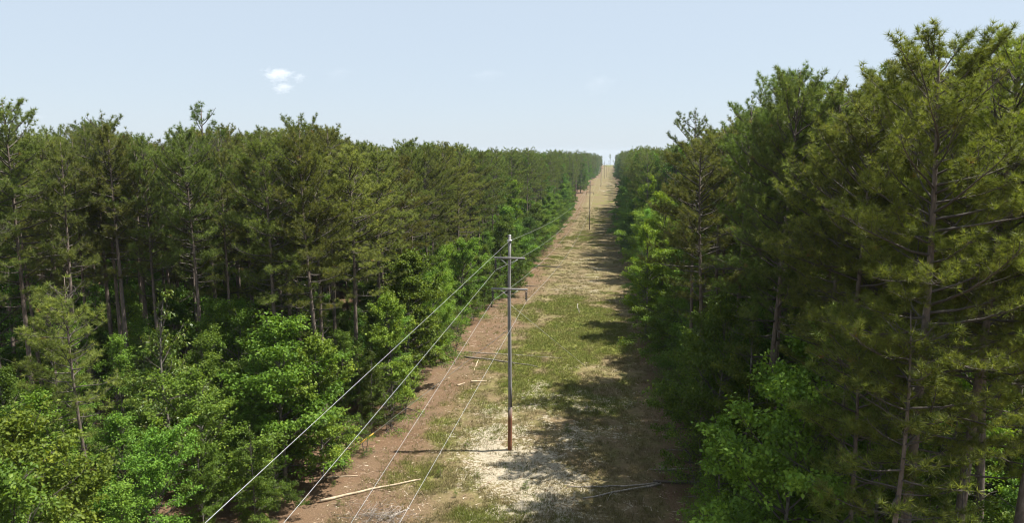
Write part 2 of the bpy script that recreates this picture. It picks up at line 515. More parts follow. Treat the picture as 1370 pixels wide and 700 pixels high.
def broadleaf(seed, H, Rc, cb=.12, shape='oval', nprim=56, nl=30, ln=(.12, .21), wr=.62, mat=None, stems=1, r0=.11, droop=.35, elv=(8, 62), spray=.34):
    rng = np.random.default_rng(seed)
    tr, br = MB(), MB(); TP, TD = [], []
    for st in range(stems):
        ph = rng.uniform(0, 6.28, 2); amp = rng.uniform(.15, .45)
        h = H * (1 if st == 0 else rng.uniform(.7, .95))
        base = np.zeros(2) if stems == 1 else rng.normal(0, .25, 2)
        lean = np.zeros(2) if stems == 1 else rng.normal(0, .14, 2)
        zz = np.linspace(-.25, h * .96, 12); tt = zz / h
        cx = base[0] + lean[0] * zz + amp * np.sin(tt * 5 + ph[0]) * tt; cyy = base[1] + lean[1] * zz + amp * np.sin(tt * 4 + ph[1]) * tt
        rad = r0 * (np.clip(1 - tt, 0, 1) ** .8 * .93 + .07); rad[0] *= 1.3
        tr.tube(np.stack([cx, cyy, zz], 1), rad, 8)
        sp = lambda z: np.array([np.interp(z, zz, cx), np.interp(z, zz, cyy), z])
        az = rng.uniform(0, 6.28)
        # a few big lobes make the outline uneven
        lob = rng.uniform(0, 6.28, 3); la = rng.uniform(.12, .3, 3)
        for i in range(nprim // stems):
            u = (i + rng.uniform(0, 1)) / (nprim // stems)
            z = h * (cb + u * (.97 - cb)); az += 2.399 + rng.normal(0, .4)
            if shape == 'oval': prof = math.sin(math.pi * min(1, .16 + u * .80)) ** .75
            elif shape == 'cone': prof = (1 - u) ** .8 * .92 + .12
            else: prof = math.sin(math.pi * (.30 + u * .66)) ** .6
            prof *= 1 + sum(a_ * math.sin((k + 1) * az + l_ + 5 * u) for k, (a_, l_) in enumerate(zip(la, lob)))
            Lb = max(.4, Rc * prof * rng.uniform(.7, 1.15))
            el = R(elv[0] + (elv[1] - elv[0]) * u + rng.normal(0, 9))
            d = np.array([math.cos(az) * math.cos(el), math.sin(az) * math.cos(el), math.sin(el)])
            pts, dl = bent(sp(z), d, Lb, 5, .25 - .5 * (1 - u), rng, .12)
            br.tube(pts, np.linspace(min(.05, .012 + Lb * .012), .006, 6), 4, False)
            ns = max(3, int(Lb / .30))
            for k in range(ns):
                s = .22 + .78 * (k + rng.uniform(.1, .9)) / ns
                p = np.array([np.interp(s * 5, range(6), pts[:, c]) for c in range(3)])
                q = unit(pts[min(5, int(s * 5) + 1)] - pts[min(4, int(s * 5))])
                sd = np.cross(q, [0, 0, 1.0]) * (1 if k % 2 else -1)
                dd = unit(q * rng.uniform(.5, .9) + sd * rng.uniform(.5, 1.0) + np.array([0, 0, rng.uniform(-.25, .4)]))
                ls = np.clip((.25 + .5 * (1 - s)) * Lb * .6, .25, 1.2) * rng.uniform(.7, 1.2)
                spts, sdv = bent(p, dd, ls, 2, -.1, rng, .12)
                br.tube(spts, np.linspace(.010, .004, 3), 3, False)
                for f_ in np.linspace(.45, 1.0, 1 + int(ls / spray)):
                    TP.append([np.interp(f_ * 2, range(3), spts[:, c]) for c in range(3)]); TD.append(sdv)
            TP.append(pts[-1]); TD.append(dl)
        TP.append(sp(h * .96)); TD.append(np.array([0, 0, 1.]))
    TP, TD = np.array(TP), np.array(TD)
    w3 = rng.uniform(0, 6.28, 6); q = TP * np.array([2.4, 2.4, 3.0])      # foliage hangs in clumps with gaps between
    lump = np.sin(q[:, 0] + w3[0] + np.sin(q[:, 2] * .7 + w3[3])) + np.sin(q[:, 1] + w3[1] + np.sin(q[:, 0] * .6 + w3[4])) + np.sin(q[:, 2] + w3[2] + np.sin(q[:, 1] * .8 + w3[5]))
    kp = lump > rng.normal(-.35, .45, len(lump))
    TP, TD, lump = TP[kp], TD[kp], lump[kp]
    v, f, t = leaves(rng, TP, TD, nl, ln, wr, .17, droop)
    return (wood("broadleaf_trunk", tr, br, M_BARK2), mesh_of("broadleaf_crown", v, f, mat or M_LEAF, {"tint": ('FLOAT', t)}), H)

PINES = [pine(11, 24, 10.5, 3.4, 62), pine(12, 25, 12.5, 3.0, 56), pine(13, 23, 8.0, 3.4, 66), pine(14, 26, 11.0, 3.7, 66),
         pine(15, 22, 11.0, 2.7, 50), pine(16, 24, 13.0, 3.6, 52), pine(17, 25, 7.5, 3.5, 70), pine(18, 25, 11.5, 3.0, 48, .85, .12), pine(19, 23, 12.0, 3.8, 58)]
OPEN_PINES = [pine(21, 26, 15.0, 3.0, 44, .72, .35), pine(22, 26, 14.0, 3.3, 46, .75, .25, .19)]
BIG_PINES = [pine(31, 27, 10.0, 4.4, 84, 1.0, .0, .25, False, .62, 28, .019), pine(32, 27, 9.0, 4.6, 86, 1.0, .0, .25, False, .66, 28, .019)]
YOUNG_PINES = [pine(41, 13, 4.5, 2.0, 44, .95, .1, .10), pine(42, 15, 6.5, 2.0, 42, .95, .1, .11)]
FAR_PINES = [pine(51, 24, 10.5, 3.3, 46, 1, 0, .2, True), pine(52, 23, 12, 3.1, 44, 1, 0, .2, True), pine(53, 25, 9.5, 3.5, 50, 1, 0, .2, True)]
BROAD = [broadleaf(61, 11, 3.0), broadleaf(62, 12, 2.8, .12, 'cone', 58), broadleaf(63, 9.5, 3.0, .06, 'oval', 56),
         broadleaf(64, 13, 3.2, .14, 'oval', 60), broadleaf(65, 10, 2.6, .05, 'cone', 58, 34, (.09, .15)),
         broadleaf(66, 12, 3.4, .16, 'round', 54, 24, (.16, .26), .75), broadleaf(67, 11, 2.9, .1, 'oval', 58, 30, (.13, .22), .42, droop=.6)]
TALL_BROAD = [broadleaf(71, 20, 4.0, .08, 'oval', 84, 22, (.17, .27), r0=.2), broadleaf(72, 18, 3.8, .06, 'cone', 84, 22, (.17, .27), r0=.18)]
SHRUBS = [broadleaf(81, 5, 2.3, .04, 'round', 36, 14, (.09, .14), stems=3, r0=.05), broadleaf(82, 4, 2.0, .03, 'round', 34, 14, (.09, .14), stems=3, r0=.04),
          broadleaf(83, 6, 2.2, .03, 'round', 36, 14, (.10, .15), stems=2, r0=.06)]
GLOSSY = broadleaf(91, 14, 3.5, .08, 'cone', 70, 22, (.17, .28), .42, M_GLOSS, droop=.75, r0=.14, spray=.40)

TREES = []
rnd = random.Random(4)

def place(proto, name, x, y, h, label, cat, group, rz=None, wide=1.0, color=(1, 1, 1), lean=0.0):
    z = gz(x, y)
    s = h / proto[2]
    t = link(name, None, loc=(x, y, z), label=label, category=cat)
    if group: t["group"] = group
    t.empty_display_size = .5
    t.rotation_euler = (lean * rnd.uniform(-1, 1), lean * rnd.uniform(-1, 1), rnd.uniform(0, 6.283) if rz is None else rz)
    w = s * wide if wide != 1.0 else s
    t.scale = (w, w, s)
    for nm, me in zip(("trunk", "crown"), proto[:2]):
        c = link(nm, me, t); c.color = (*color, 1)
    TREES.append((x, y, t))
    return t

# skyline of the photograph, pixels: keeps the random fill under it
SKY = np.array([(-300, 150), (0, 172), (25, 178), (60, 180), (100, 172), (135, 160), (170, 184), (220, 186), (245, 176), (275, 152), (315, 176), (345, 178), (380, 168),
                (405, 162), (440, 172), (478, 196), (520, 200), (548, 189), (585, 191), (640, 199), (700, 199), (770, 202), (800, 208),
                (815, 222), (824, 212), (834, 198), (890, 196), (905, 188), (940, 172), (965, 178), (990, 150), (1012, 112), (1050, 98), (1085, 100),
                (1130, 112), (1200, 116), (1222, 84), (1270, 50), (1310, 62), (1340, 48), (1370, 50), (1700, 40)], float)

def cap_height(x, y, h):
    z0 = gz(x, y)
    p = project((x, y, z0 + h))
    if p is None: return h
    lim = np.interp(p[0], SKY[:, 0], SKY[:, 1]) + rnd.triangular(-6, 18, 1)
    if p[1] >= lim: return h
    top = at(p[0], lim, y)[2]
    return top - z0

def crowd(x, y, d, lst=None):
    return any((x - a) ** 2 + (y - b) ** 2 < d * d for a, b, _ in (lst or TREES))

def zone(y):
    return 0 if y < PY_NEAR + 5 else 1 if y < 232 else 2
PY_NEAR = 50.0
ZW = ("short of the near grey pole", "between the first and second poles", "past the second pole")
def lab_of(kind, side, y, depth):
    """label and group told apart by wood, stretch along the line and row"""
    w = "sunlit wood" if side < 0 else "shade-casting wood"
    z = ZW[zone(y)]
    if kind == "pine":
        l = ("low-branched pine on the edge of the %s, " if depth < 6 else "tall bare-stemmed pine deep in the %s, ") % w + z
    elif kind == "tree":
        l = ("leafy green tree lining the edge of the %s, " if depth < 3.2 else "leafy undergrowth tree inside the %s, ") % w + z
    else:
        l = "low green shrub at the foot of the %s, " % w + z
    return l, ("%ss, %s, %s" % (kind, w, z)) + (", edge" if depth < (6 if kind == "pine" else 3.2) else "")

# --- pines singled out in the photograph: (proto, top pixel, distance, label, widen, colour)
KEY_PINES = [
    (PINES[3], 3, 132, 44, "tall pine at the wood's outer flank, crown tip standing clear above its neighbours", 1.0, (1, 1.02, 1)),
    (OPEN_PINES[1], 137, 150, 50, "open-topped pine with tufted crown rising between lower sunlit pines", 1.0, (.9, 1, .95)),
    (OPEN_PINES[0], 276, 138, 56, "sparse see-through pine top sticking highest out of the sunlit pine wood", 1.05, (.75, .9, .9)),
    (PINES[0], 405, 157, 62, "broad dome-topped pine on the sunlit wood's skyline before the dip in treetops", 1.1, (.92, 1, .95)),
    (PINES[2], 548, 186, 78, "pine with pointed tip just past the dip in the sunlit wood's skyline", 1.0, (.95, 1, .95)),
    (BIG_PINES[0], 1268, 46, 27, "largest pine of the shade-casting wood, thick dark trunk and long side limb", 1.0, (1.1, 1.1, .85)),
    (BIG_PINES[1], 1345, 50, 29, "big yellow-green pine beside the thick-trunked largest pine", 1.0, (1.25, 1.2, .8)),
    (BIG_PINES[1], 1060, 96, 43, "round-headed tall pine forming the step in the shade-casting wood's skyline", .95, (.85, 1, .9)),
    (PINES[3], 1135, 106, 40, "tall pine with a dark thick trunk right beside the round-headed pine", 1.15, (.95, 1, .9)),
    (BIG_PINES[0], 1205, 114, 34, "pine with broad crown between dark-trunked pine and the largest pine", .9, (1.05, 1.05, .85)),
    (OPEN_PINES[1], 938, 146, 62, "slim open-topped pine poking above lower shaded trees at the skyline step", 1.0, (.75, .85, .85)),
    (PINES[1], 1000, 130, 52, "narrow dark pine below the round-headed pine on the shady side", 1.0, (.8, .92, .85)),
    (YOUNG_PINES[1], 95, 368, 33, "young slender pine with pale tufts among broadleaf trees of the sunlit wood", 1.1, (1.25, 1.2, 1.15)),
    (YOUNG_PINES[0], 62, 395, 35, "thin young pine leaning beside another slender pine", .9, (1.15, 1.1, 1.05)),
    (YOUNG_PINES[1], 1210, 415, 25, "small thin pine with dead hanging twig before the shady wood", 1.2, (1.0, 1.0, .85)),
    (YOUNG_PINES[0], 1155, 420, 28, "short fluffy pine in front of the dark trunks of the shady wood", 1.2, (1.0, 1.0, .85)),
]
for pr, px, py, D, lab, wd, colr in KEY_PINES:
    p = at(px, py, D)
    place(pr, "pine_tree", p[0], p[1], p[2] - gz(p[0], p[1]), lab, "pine tree", None, wide=wd, color=colr, lean=.02)

# --- broadleaf trees singled out: (proto, top pixel, height, label, widen, colour)
KEY_BROAD = [
    (GLOSSY, 215, 392, 13.5, "large glossy-leaved tree with drooping shiny leaves in front of the sunlit pines", 1.0, (1.1, 1.1, .9)),
    (BROAD[2], 372, 438, 11.0, "bushy bright green tree whose rounded crown bulges over the brown litter margin", 1.15, (1.25, 1.2, .9)),
    (BROAD[0], 268, 505, 9.5, "dense light green tree between the glossy-leaved tree and the litter margin", 1.1, (1.45, 1.3, 1.1)),
    (BROAD[4], 60, 520, 10.0, "yellow-green leafy tree beneath the young slender pines", 1.2, (1.35, 1.25, .9)),
    (SHRUBS[2], 20, 590, 8.0, "very bright lime green bush below the young slender pines", 1.2, (1.9, 1.55, 1.1)),
    (BROAD[3], 160, 560, 8.5, "mid green leafy tree at the foot of the glossy-leaved tree", 1.1, (1.2, 1.15, 1.0)),
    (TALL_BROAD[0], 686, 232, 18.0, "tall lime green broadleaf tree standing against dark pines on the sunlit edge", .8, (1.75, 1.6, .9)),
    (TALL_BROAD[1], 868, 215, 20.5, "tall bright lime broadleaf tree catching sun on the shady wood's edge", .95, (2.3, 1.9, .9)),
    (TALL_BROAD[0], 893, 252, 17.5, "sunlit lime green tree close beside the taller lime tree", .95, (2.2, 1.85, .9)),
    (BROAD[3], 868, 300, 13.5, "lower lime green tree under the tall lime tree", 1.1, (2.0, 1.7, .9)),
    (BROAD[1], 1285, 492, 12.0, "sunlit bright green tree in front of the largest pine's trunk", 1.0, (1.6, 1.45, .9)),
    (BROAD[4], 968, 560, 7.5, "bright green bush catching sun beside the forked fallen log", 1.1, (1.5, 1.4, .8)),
    (BROAD[2], 1060, 590, 8.5, "yellow-green leafy tree in front of the shady wood's dark hollow", 1.1, (1.3, 1.25, .8)),
]
for pr, px, py, h, lab, wd, colr in KEY_BROAD:
    x, y = foot_of(px, py, h)
    place(pr, "broadleaf_tree", x, y, h, lab, "tree", None, wide=wd, color=colr)

# --- rows of broadleaf trees and shrubs along both edges of the strip
rr = np.random.default_rng(77)
def edge_row(xc, side, d0, d1, hlo, hhi, step, low=True):
    y = d0
    while y < d1:
        x = xc + side * (rr.uniform(-.2, 1.6) if y < 95 else rr.uniform(-1.6, 2.2))
        h = rr.uniform(hlo, hhi) * (1 if y > 60 else .9)
        pr = BROAD[int(rr.integers(len(BROAD) if y > 34 else 5))]
        if not crowd(x, y, 2.2):
            b = rr.uniform(.65, 1.35) if rr.random() > .34 else rr.uniform(1.45, 2.0)
            lb, gp = lab_of("tree", x, y, 0 if low else 9)
            place(pr, "broadleaf_tree", x, y, h, lb, "tree", gp, wide=rr.uniform(.8, 1.05), color=(b * rr.uniform(.95, 1.3), b, b * .9))
        if low and rr.random() < .75:
            sx, sy = x - side * rr.uniform(.5, 1.3), y + rr.uniform(1, 2.2)
            pr = SHRUBS[int(rr.integers(len(SHRUBS)))]
            b = rr.uniform(.9, 1.3)
            lb, gp = lab_of("shrub", x, y, 0)
            place(pr, "shrub", sx, sy, rr.uniform(2.2, 4.5), lb, "shrub", gp, color=(b * 1.15, b, b * .85))
        y += step * rr.uniform(.75, 1.35) * (1 + max(0, y - 120) / 250)
edge_row(-17.8, -1, 43, 330, 8, 13, 3.1)
edge_row(-21.2, -1, 45, 130, 7, 10.5, 4.2, False)
edge_row(6.8, 1, 27, 330, 9, 14.5, 3.1)
edge_row(10.2, 1, 24, 130, 11, 16, 3.6, False)

# --- understorey further in
def scatter_broad(n, fx, fy, hlo, hhi):
    k = tries = 0
    while k < n and tries < n * 30:
        tries += 1
        y = fy(); x = fx(y)
        p = project((x, y, gz(x, y) + 8))
        if p is None or not (-60 < p[0] < 1430 and p[1] < 860) or crowd(x, y, 2.3): continue
        h = rr.uniform(hlo, hhi)
        if x < 0 and y < 41:                               # keep the open foreground low so the trees behind show
            q = project((x, y, gz(x, y) + h)); lim = np.interp(q[0], [0, 100, 215, 300, 370, 460], [500, 540, 590, 560, 560, 560])
            while q[1] < lim and h > 3: h -= .5; q = project((x, y, gz(x, y) + h))
            if h < 3.5: continue
        pr = BROAD[int(rr.integers(len(BROAD) if y > 34 else 5))]
        b = rr.uniform(.7, 1.6)
        lb, gp = lab_of("tree", x, y, 9)
        place(pr, "broadleaf_tree", x, y, h, lb, "tree", gp, wide=rr.uniform(.85, 1.1), color=(b * rr.uniform(.98, 1.3), b, b * .9)); k += 1
scatter_broad(84, lambda y: -19.5 - rr.uniform(0, 1) ** 1.3 * (8 + y * .75), lambda: rr.uniform(20, 72), 6.5, 11)
scatter_broad(30, lambda y: -19.5 - rr.uniform(0, 12), lambda: rr.uniform(60, 150), 7, 12)
scatter_broad(46, lambda y: 9 + rr.uniform(0, 1) * (3 + y * .3), lambda: rr.uniform(23, 60), 7, 12.5)
scatter_broad(20, lambda y: 9 + rr.uniform(0, 8), lambda: rr.uniform(55, 140), 7, 12)

# --- pines: jittered stand on both sides; the 300 that show largest are single trees, the rest one far stand
cand = []
def stand(x0, x1, y0, y1, sp):
    for yy in np.arange(y0, y1, sp):
        for xx in np.arange(x0, x1, sp):
            cand.append((xx + rr.uniform(-.42, .42) * sp, yy + rr.uniform(-.42, .42) * sp))
stand(-110, -20.4, 20, 330, 4.0)
stand(8.3, 80, 16, 330, 4.0)
cand.sort(key=lambda c: math.hypot(c[0], c[1]))
n_single = len(KEY_PINES)
rest = []
for x, y in cand:
    left = x < 0
    p = project((x, y, gz(x, y) + 20))
    if p is None or not (-140 < p[0] < 1500): continue
    dep = (-20.4 - x) if left else (x - 8.3)
    if (y > 90 and dep > 26) or dep > 50:
        if y < 170: rest.append((x, y, cap_height(x, y, rr.uniform(20, 25)), int(rr.integers(0, 3))))
        continue
    if left and y < 47 and x > -37: continue              # open foreground: only low trees there
    if left and y < 33: continue
    if not left and 68 < y < 145 and x < 13.5 + rr.uniform(-1, 1): continue
    if not left and y < 26: continue
    if not left and y < 36 and x < 10.5: continue
    if crowd(x, y, 2.1, [t for t in TREES if t[2].name.startswith("pine")]): continue
    h = rr.uniform(22.5, 27)
    if not left: h += rr.uniform(0, 1.5)
    h = cap_height(x, y, h)
    if h < 12: continue
    if n_single < 300:
        j = int(rr.integers(len(PINES) + (1 if rr.random() < .3 else 0)))
        if dep < 5: j = [2, 6, 0, 3][int(rr.integers(4))]
        pr = PINES[j] if j < len(PINES) else OPEN_PINES[1]
        b = rr.uniform(.72, 1.25)
        lab, gp = lab_of("pine", x, y, dep)
        place(pr, "pine_tree", x, y, h, lab, "pine tree", gp, wide=rr.uniform(.82, 1.2) * (1.0 if h > 18 else 1.1), color=(b * rr.uniform(.88, 1.18), b, b * rr.uniform(.9, 1.1)), lean=.04)
        n_single += 1
    else:
        rest.append((x, y, h, int(rr.integers(0, 4))))

# two hazy pines that close the far end of the strip
for px, py, D, lab in ((816.5, 206, 1500, "faint hazy pine closing the far end of the strip"), (820.5, 214, 1450, "short hazy pine beside the fainter one at the strip's far end")):
    p = at(px, py, D)
    place(FAR_PINES[1], "pine_tree", p[0], p[1], p[2] - gz(p[0], p[1]), lab, "pine tree", None)

# far stand, nobody could count it: one object
for yy in np.arange(330, 1480, 7.0):
    for side in (-1, 1):
        for k in range(4 if yy < 700 else 5):
            x = (-19.0 - k * 6.0 if side < 0 else 8.8 + k * 6.0) + rr.uniform(-1.6, 1.6)
            y = yy + rr.uniform(-2.5, 2.5)
            h = cap_height(x, y, rr.uniform(19, 25))
            if h > 8: rest.append((x, y, h, int(rr.integers(0, 4))))
for ring in range(4):
    for a in np.arange(-47, 31, .33):
        D = 900 + ring * 260 + rr.uniform(-60, 60)
        x, y = D * math.tan(R(a + rr.uniform(-.2, .2))), D
        if -60 < x < 40: continue
        h = cap_height(x, y, rr.uniform(20, 26) + 2)
        if h > 8: rest.append((x, y, h, int(rr.integers(0, 4))))
for yy in np.arange(120, 700, 6.5):                       # interior tops behind the first rows
    for k in range(3):
        for side in (-1, 1):
            x = side * rr.uniform(34, 60 + yy * .35) - 5
            h = cap_height(x, yy, rr.uniform(20, 25))
            if h > 8: rest.append((x, yy + rr.uniform(-3, 3), h, int(rr.integers(0, 4))))
for q in range(420):                                      # leafy undergrowth deep inside both woods
    y = rr.uniform(38, 190); x = -30 - rr.uniform(0, 90) if q % 3 else 18 + rr.uniform(0, 40)
    if crowd(x, y, 2.0): continue
    rest.append((x, y, rr.uniform(5, 10), 4))
for q in range(130):                                      # mid-height leafy trees between the pine stems
    y = rr.uniform(47, 150); left = q % 4 != 0
    x = -25 - rr.uniform(0, 22 + y * .2) if left else 13 + rr.uniform(0, 14)
    if not crowd(x, y, 1.8): rest.append((x, y, rr.uniform(9, 14.5), 4))
rest = np.array(rest)
rp = np.stack([rest[:, 0], rest[:, 1], ground_z(rest[:, 0], rest[:, 1])], 1)
pm = bpy.data.meshes.new("far_forest")
pm.vertices.add(len(rp)); pm.vertices.foreach_set("co", rp.astype(np.float32).ravel())
for nm, val in (("hs", rest[:, 2] / np.array([24.0, 23.0, 25.0, 18.0, 11.0])[rest[:, 3].astype(int)]), ("rot", rr.uniform(0, 6.283, len(rp)))):
    a = pm.attributes.new(nm, 'FLOAT', 'POINT'); a.data.foreach_set("value", val.astype(np.float32))
a = pm.attributes.new("pick", 'INT', 'POINT'); a.data.foreach_set("value", rest[:, 3].astype(np.int32))
pm.update()

# one real tree of each far kind stands in the wood and lends its shape to the far stand
lend = []
for k, (pr, x, y) in enumerate(((FAR_PINES[0], -31.0, 336.0), (FAR_PINES[1], -37.5, 339.0), (FAR_PINES[2], 21.0, 334.0))):
    lab, gp = lab_of("pine", x, y, 12)
    lend.append(place(pr, "pine_tree", x, y, 22.5, lab, "pine tree", gp))
lab, gp = lab_of("tree", -1, 338, 9)
lend.append(place(TALL_BROAD[1], "broadleaf_tree", -24.5, 338.0, 19.0, lab, "tree", gp))
lab, gp = lab_of("tree", -1, 120, 9)
lend.append(place(BROAD[0], "broadleaf_tree", -27.0, 120.0, 9.0, lab, "tree", gp))
ff = link("far_forest", pm, kind="stuff", label="distant pine forest lining both sides of the strip to the horizon", category="forest")
ff.color = (.95, 1, .95, 1)
ng = bpy.data.node_groups.new("far_forest", 'GeometryNodeTree')
ng.interface.new_socket("Geometry", in_out='INPUT', socket_type='NodeSocketGeometry')
ng.interface.new_socket("Geometry", in_out='OUTPUT', socket_type='NodeSocketGeometry')
gi, go = ng.nodes.new("NodeGroupInput"), ng.nodes.new("NodeGroupOutput")
jn_all = ng.nodes.new("GeometryNodeJoinGeometry")
def named(nm, ty):
    n = ng.nodes.new("GeometryNodeInputNamedAttribute"); n.data_type = ty; n.inputs["Name"].default_value = nm
    return n.outputs["Attribute"]
cb_ = ng.nodes.new("ShaderNodeCombineXYZ")
ng.links.new(named("rot", 'FLOAT'), cb_.inputs[2])
m2p = ng.nodes.new("GeometryNodeMeshToPoints"); ng.links.new(gi.outputs[0], m2p.inputs[0])
for k, t in enumerate(lend):
    jn = ng.nodes.new("GeometryNodeJoinGeometry")
    for c in t.children:
        oi = ng.nodes.new("GeometryNodeObjectInfo"); oi.transform_space = 'ORIGINAL'; oi.inputs["Object"].default_value = c
        ng.links.new(oi.outputs["Geometry"], jn.inputs[0])
    g2i = ng.nodes.new("GeometryNodeGeometryToInstance"); ng.links.new(jn.outputs[0], g2i.inputs[0])
    cmp_ = ng.nodes.new("FunctionNodeCompare"); cmp_.data_type = 'INT'; cmp_.operation = 'EQUAL'
    ints = [q for q in cmp_.inputs if q.type == 'INT']
    ng.links.new(named("pick", 'INT'), ints[0]); ints[1].default_value = k
    iop = ng.nodes.new("GeometryNodeInstanceOnPoints")
    ng.links.new(m2p.outputs[0], iop.inputs["Points"]); ng.links.new(g2i.outputs[0], iop.inputs["Instance"])
    ng.links.new(cmp_.outputs[0], iop.inputs["Selection"])
    ng.links.new(cb_.outputs[0], iop.inputs["Rotation"]); ng.links.new(named("hs", 'FLOAT'), iop.inputs["Scale"])
    ng.links.new(iop.outputs[0], jn_all.inputs[0])
ng.links.new(jn_all.outputs[0], go.inputs[0])
md = ff.modifiers.new("far_forest", 'NODES'); md.node_group = ng

# ------------------------------------------------------------------ utility poles and wires
def wood_mat(name, a, b, c):
    m, nt, N, L, bs = new_mat(name)
    tc = N.new("ShaderNodeTexCoord")
    n1 = noise(nt, mapping(nt, tc.outputs["Object"], (7, 7, .25)), 3, 6, .7)
    n2 = noise(nt, mapping(nt, tc.outputs["Object"], (1, 1, .6)), 1.4, 4)
    col = ramp(nt, n1, [(.3, a), (.5, b), (.7, c)])
    col = mixc(nt, math_n(nt, 'MULTIPLY', n2, .45), col, a)
    L.new(col, bs.inputs["Base Color"]); bs.inputs["Roughness"].default_value = .85
    bp = N.new("ShaderNodeBump"); bp.inputs["Strength"].default_value = .6; bp.inputs["Distance"].default_value = .02
    L.new(n1, bp.inputs["Height"]); L.new(bp.outputs[0], bs.inputs["Normal"])
    return m
M_POLE = wood_mat("weathered_pole", (.075, .07, .066), (.23, .22, .21), (.42, .405, .385))
M_BUTT = wood_mat("rusty_treated_wood", (.09, .034, .018), (.20, .074, .034), (.31, .13, .06))
nt = M_BUTT.node_tree; bsb = nt.nodes["Principled BSDF"]; src = bsb.inputs["Base Color"].links[0].from_socket
tcb = nt.nodes.new("ShaderNodeTexCoord"); sxb = nt.nodes.new("ShaderNodeSeparateXYZ"); nt.links.new(tcb.outputs["Object"], sxb.inputs[0])
hgt = math_n(nt, 'ADD', sxb.outputs[2], math_n(nt, 'MULTIPLY', noise(nt, mapping(nt, tcb.outputs["Object"], (9, 9, .6)), 2, 5, .7), 2.4))
mrb = nt.nodes.new("ShaderNodeMapRange"); mrb.inputs[1].default_value = 3.7; mrb.inputs[2].default_value = 4.7; nt.links.new(hgt, mrb.inputs[0])
nt.links.new(mixc(nt, mrb.outputs[0], src, (.17, .15, .135)), bsb.inputs["Base Color"])          # stain thins out upwards
M_BROWNPOLE = wood_mat("brown_pole", (.05, .035, .028), (.11, .08, .062), (.2, .155, .125))
def plain(name, col, rough=.5, metal=0.0, spec=.5):
    m, nt, N, L, bs = new_mat(name)
    tc = N.new("ShaderNodeTexCoord")
    n1 = noise(nt, tc.outputs["Object"], 6, 4)
    L.new(mixc(nt, math_n(nt, 'MULTIPLY', n1, .5), col, tuple(c * .6 for c in col)), bs.inputs["Base Color"])
    bs.inputs["Roughness"].default_value = rough; bs.inputs["Metallic"].default_value = metal
    bs.inputs["Specular IOR Level"].default_value = spec
    return m
M_WIRE = plain("aluminium_wire", (.46, .46, .455), .5, .3)
M_GUY = plain("galvanised_guy", (.55, .55, .52), .5, .4)
M_YELLOW = plain("yellow_guard", (.75, .42, .05), .5)
M_INS = plain("brown_insulator", (.07, .055, .05), .25)
M_METAL = plain("galvanised_fitting", (.35, .35, .34), .5, .6)

foot = on_ground(682, 603)
PX0, PY0 = foot[0], foot[1]
pz = lambda py, D=None: at(682, py, PY0)[2] - foot[2]
H_POLE, Z_UP, Z_LO, Z_SH = pz(315), pz(345), pz(386.5), pz(322)
Z_BUTT = pz(545)
arm_px = PY0 / FPX * 1.03
ins_drop = abs(pz(362) - pz(347))
print("pole at", PX0, PY0, "height", H_POLE, "arms", Z_UP, Z_LO, "butt", Z_BUTT, "drop", ins_drop)
ARM_UP, ARM_LO = 1.12, 1.32

def lathe(prof, sides=10):
    pts = [(0, 0, z) for r, z in prof]
    mb = MB(); mb.tube(np.array(pts) + 1e-6 * np.arange(len(pts))[:, None], [r for r, z in prof], sides)
    return mb
def pole_tube(z0, z1, n=9):
    r = lambda z: .160 - (.160 - .105) * z / H_POLE
    zz = np.linspace(z0, z1, n); mb = MB()
    mb.tube(np.stack([.03 * np.sin(zz * .4), 0 * zz, zz], 1), [r(z) for z in zz], 14); return mb
shaft_me = pole_tube(Z_BUTT, H_POLE).mesh("pole_shaft", M_POLE)
butt_me = pole_tube(-.5, Z_BUTT + .004, 5).mesh("pole_butt", M_BUTT)
shaft_brown_me = pole_tube(-.5, H_POLE).mesh("brown_pole_shaft", M_BROWNPOLE)
def arm_mesh(half, nm, mat):
    mb = MB(); mb.box((0, 0, 0), (2 * half, .10, .13)); return mb.mesh(nm, mat, False)
arm_up, arm_lo = arm_mesh(ARM_UP, "upper_crossarm", M_POLE), arm_mesh(ARM_LO, "lower_crossarm", M_POLE)
arm_upb, arm_lob = arm_mesh(ARM_UP, "upper_crossarm_b", M_BROWNPOLE), arm_mesh(ARM_LO, "lower_crossarm_b", M_BROWNPOLE)
prof = [(.012, 0), (.012, -.06)]
z = -.06
for k in range(5):
    prof += [(.035, z - .005), (.10, z - .04), (.105, z - .065), (.035, z - .085)]; z -= .125
prof += [(.02, z), (.03, z - .02), (.03, z - .10), (.012, z - .11)]
sc_ = ins_drop / -prof[-1][1]
ins_me = lathe([(r, zz * sc_) for r, zz in prof][::-1]).mesh("insulator", M_INS)
bolt_mb = MB(); bolt_mb.tube([(0, -.2, 0), (0, .2, 0)], .022, 6); bolt_me = bolt_mb.mesh("bolt", M_METAL, False)
br_mb = MB(); br_mb.tube([(0, -.12, -.55), (.62, -.075, -.07)], .018, 5); br_mb.tube([(0, -.12, -.55), (-.62, -.075, -.07)], .018, 5); brace_me = br_mb.mesh("brace", M_METAL)
cap_mb = lathe([(.02, 0), (.112, .002), (.108, .03), (.03, .06)]); cap_me = cap_mb.mesh("cap", M_METAL)
clamp_mb = MB(); clamp_mb.box((0, 0, 0), (.34, .36, .10)); clamp_me = clamp_mb.mesh("shield_wire_clamp", M_METAL, False)

ATT = [(.0, Z_SH, .17), (-ARM_UP + .12, Z_UP - .075 - ins_drop, 0), (-ARM_LO + .10, Z_LO - .075 - ins_drop, 0), (ARM_LO - .10, Z_LO - .075 - ins_drop, 0)]

gw = MB(); zz = np.linspace(.1, Z_LO - .2, 12); gw.tube(np.stack([.03 * np.sin(zz * .4) + .03, -(.160 - .055 * zz / H_POLE) - .010, zz], 1), .012, 5); gwire_me = gw.mesh('ground_wire', M_INS)

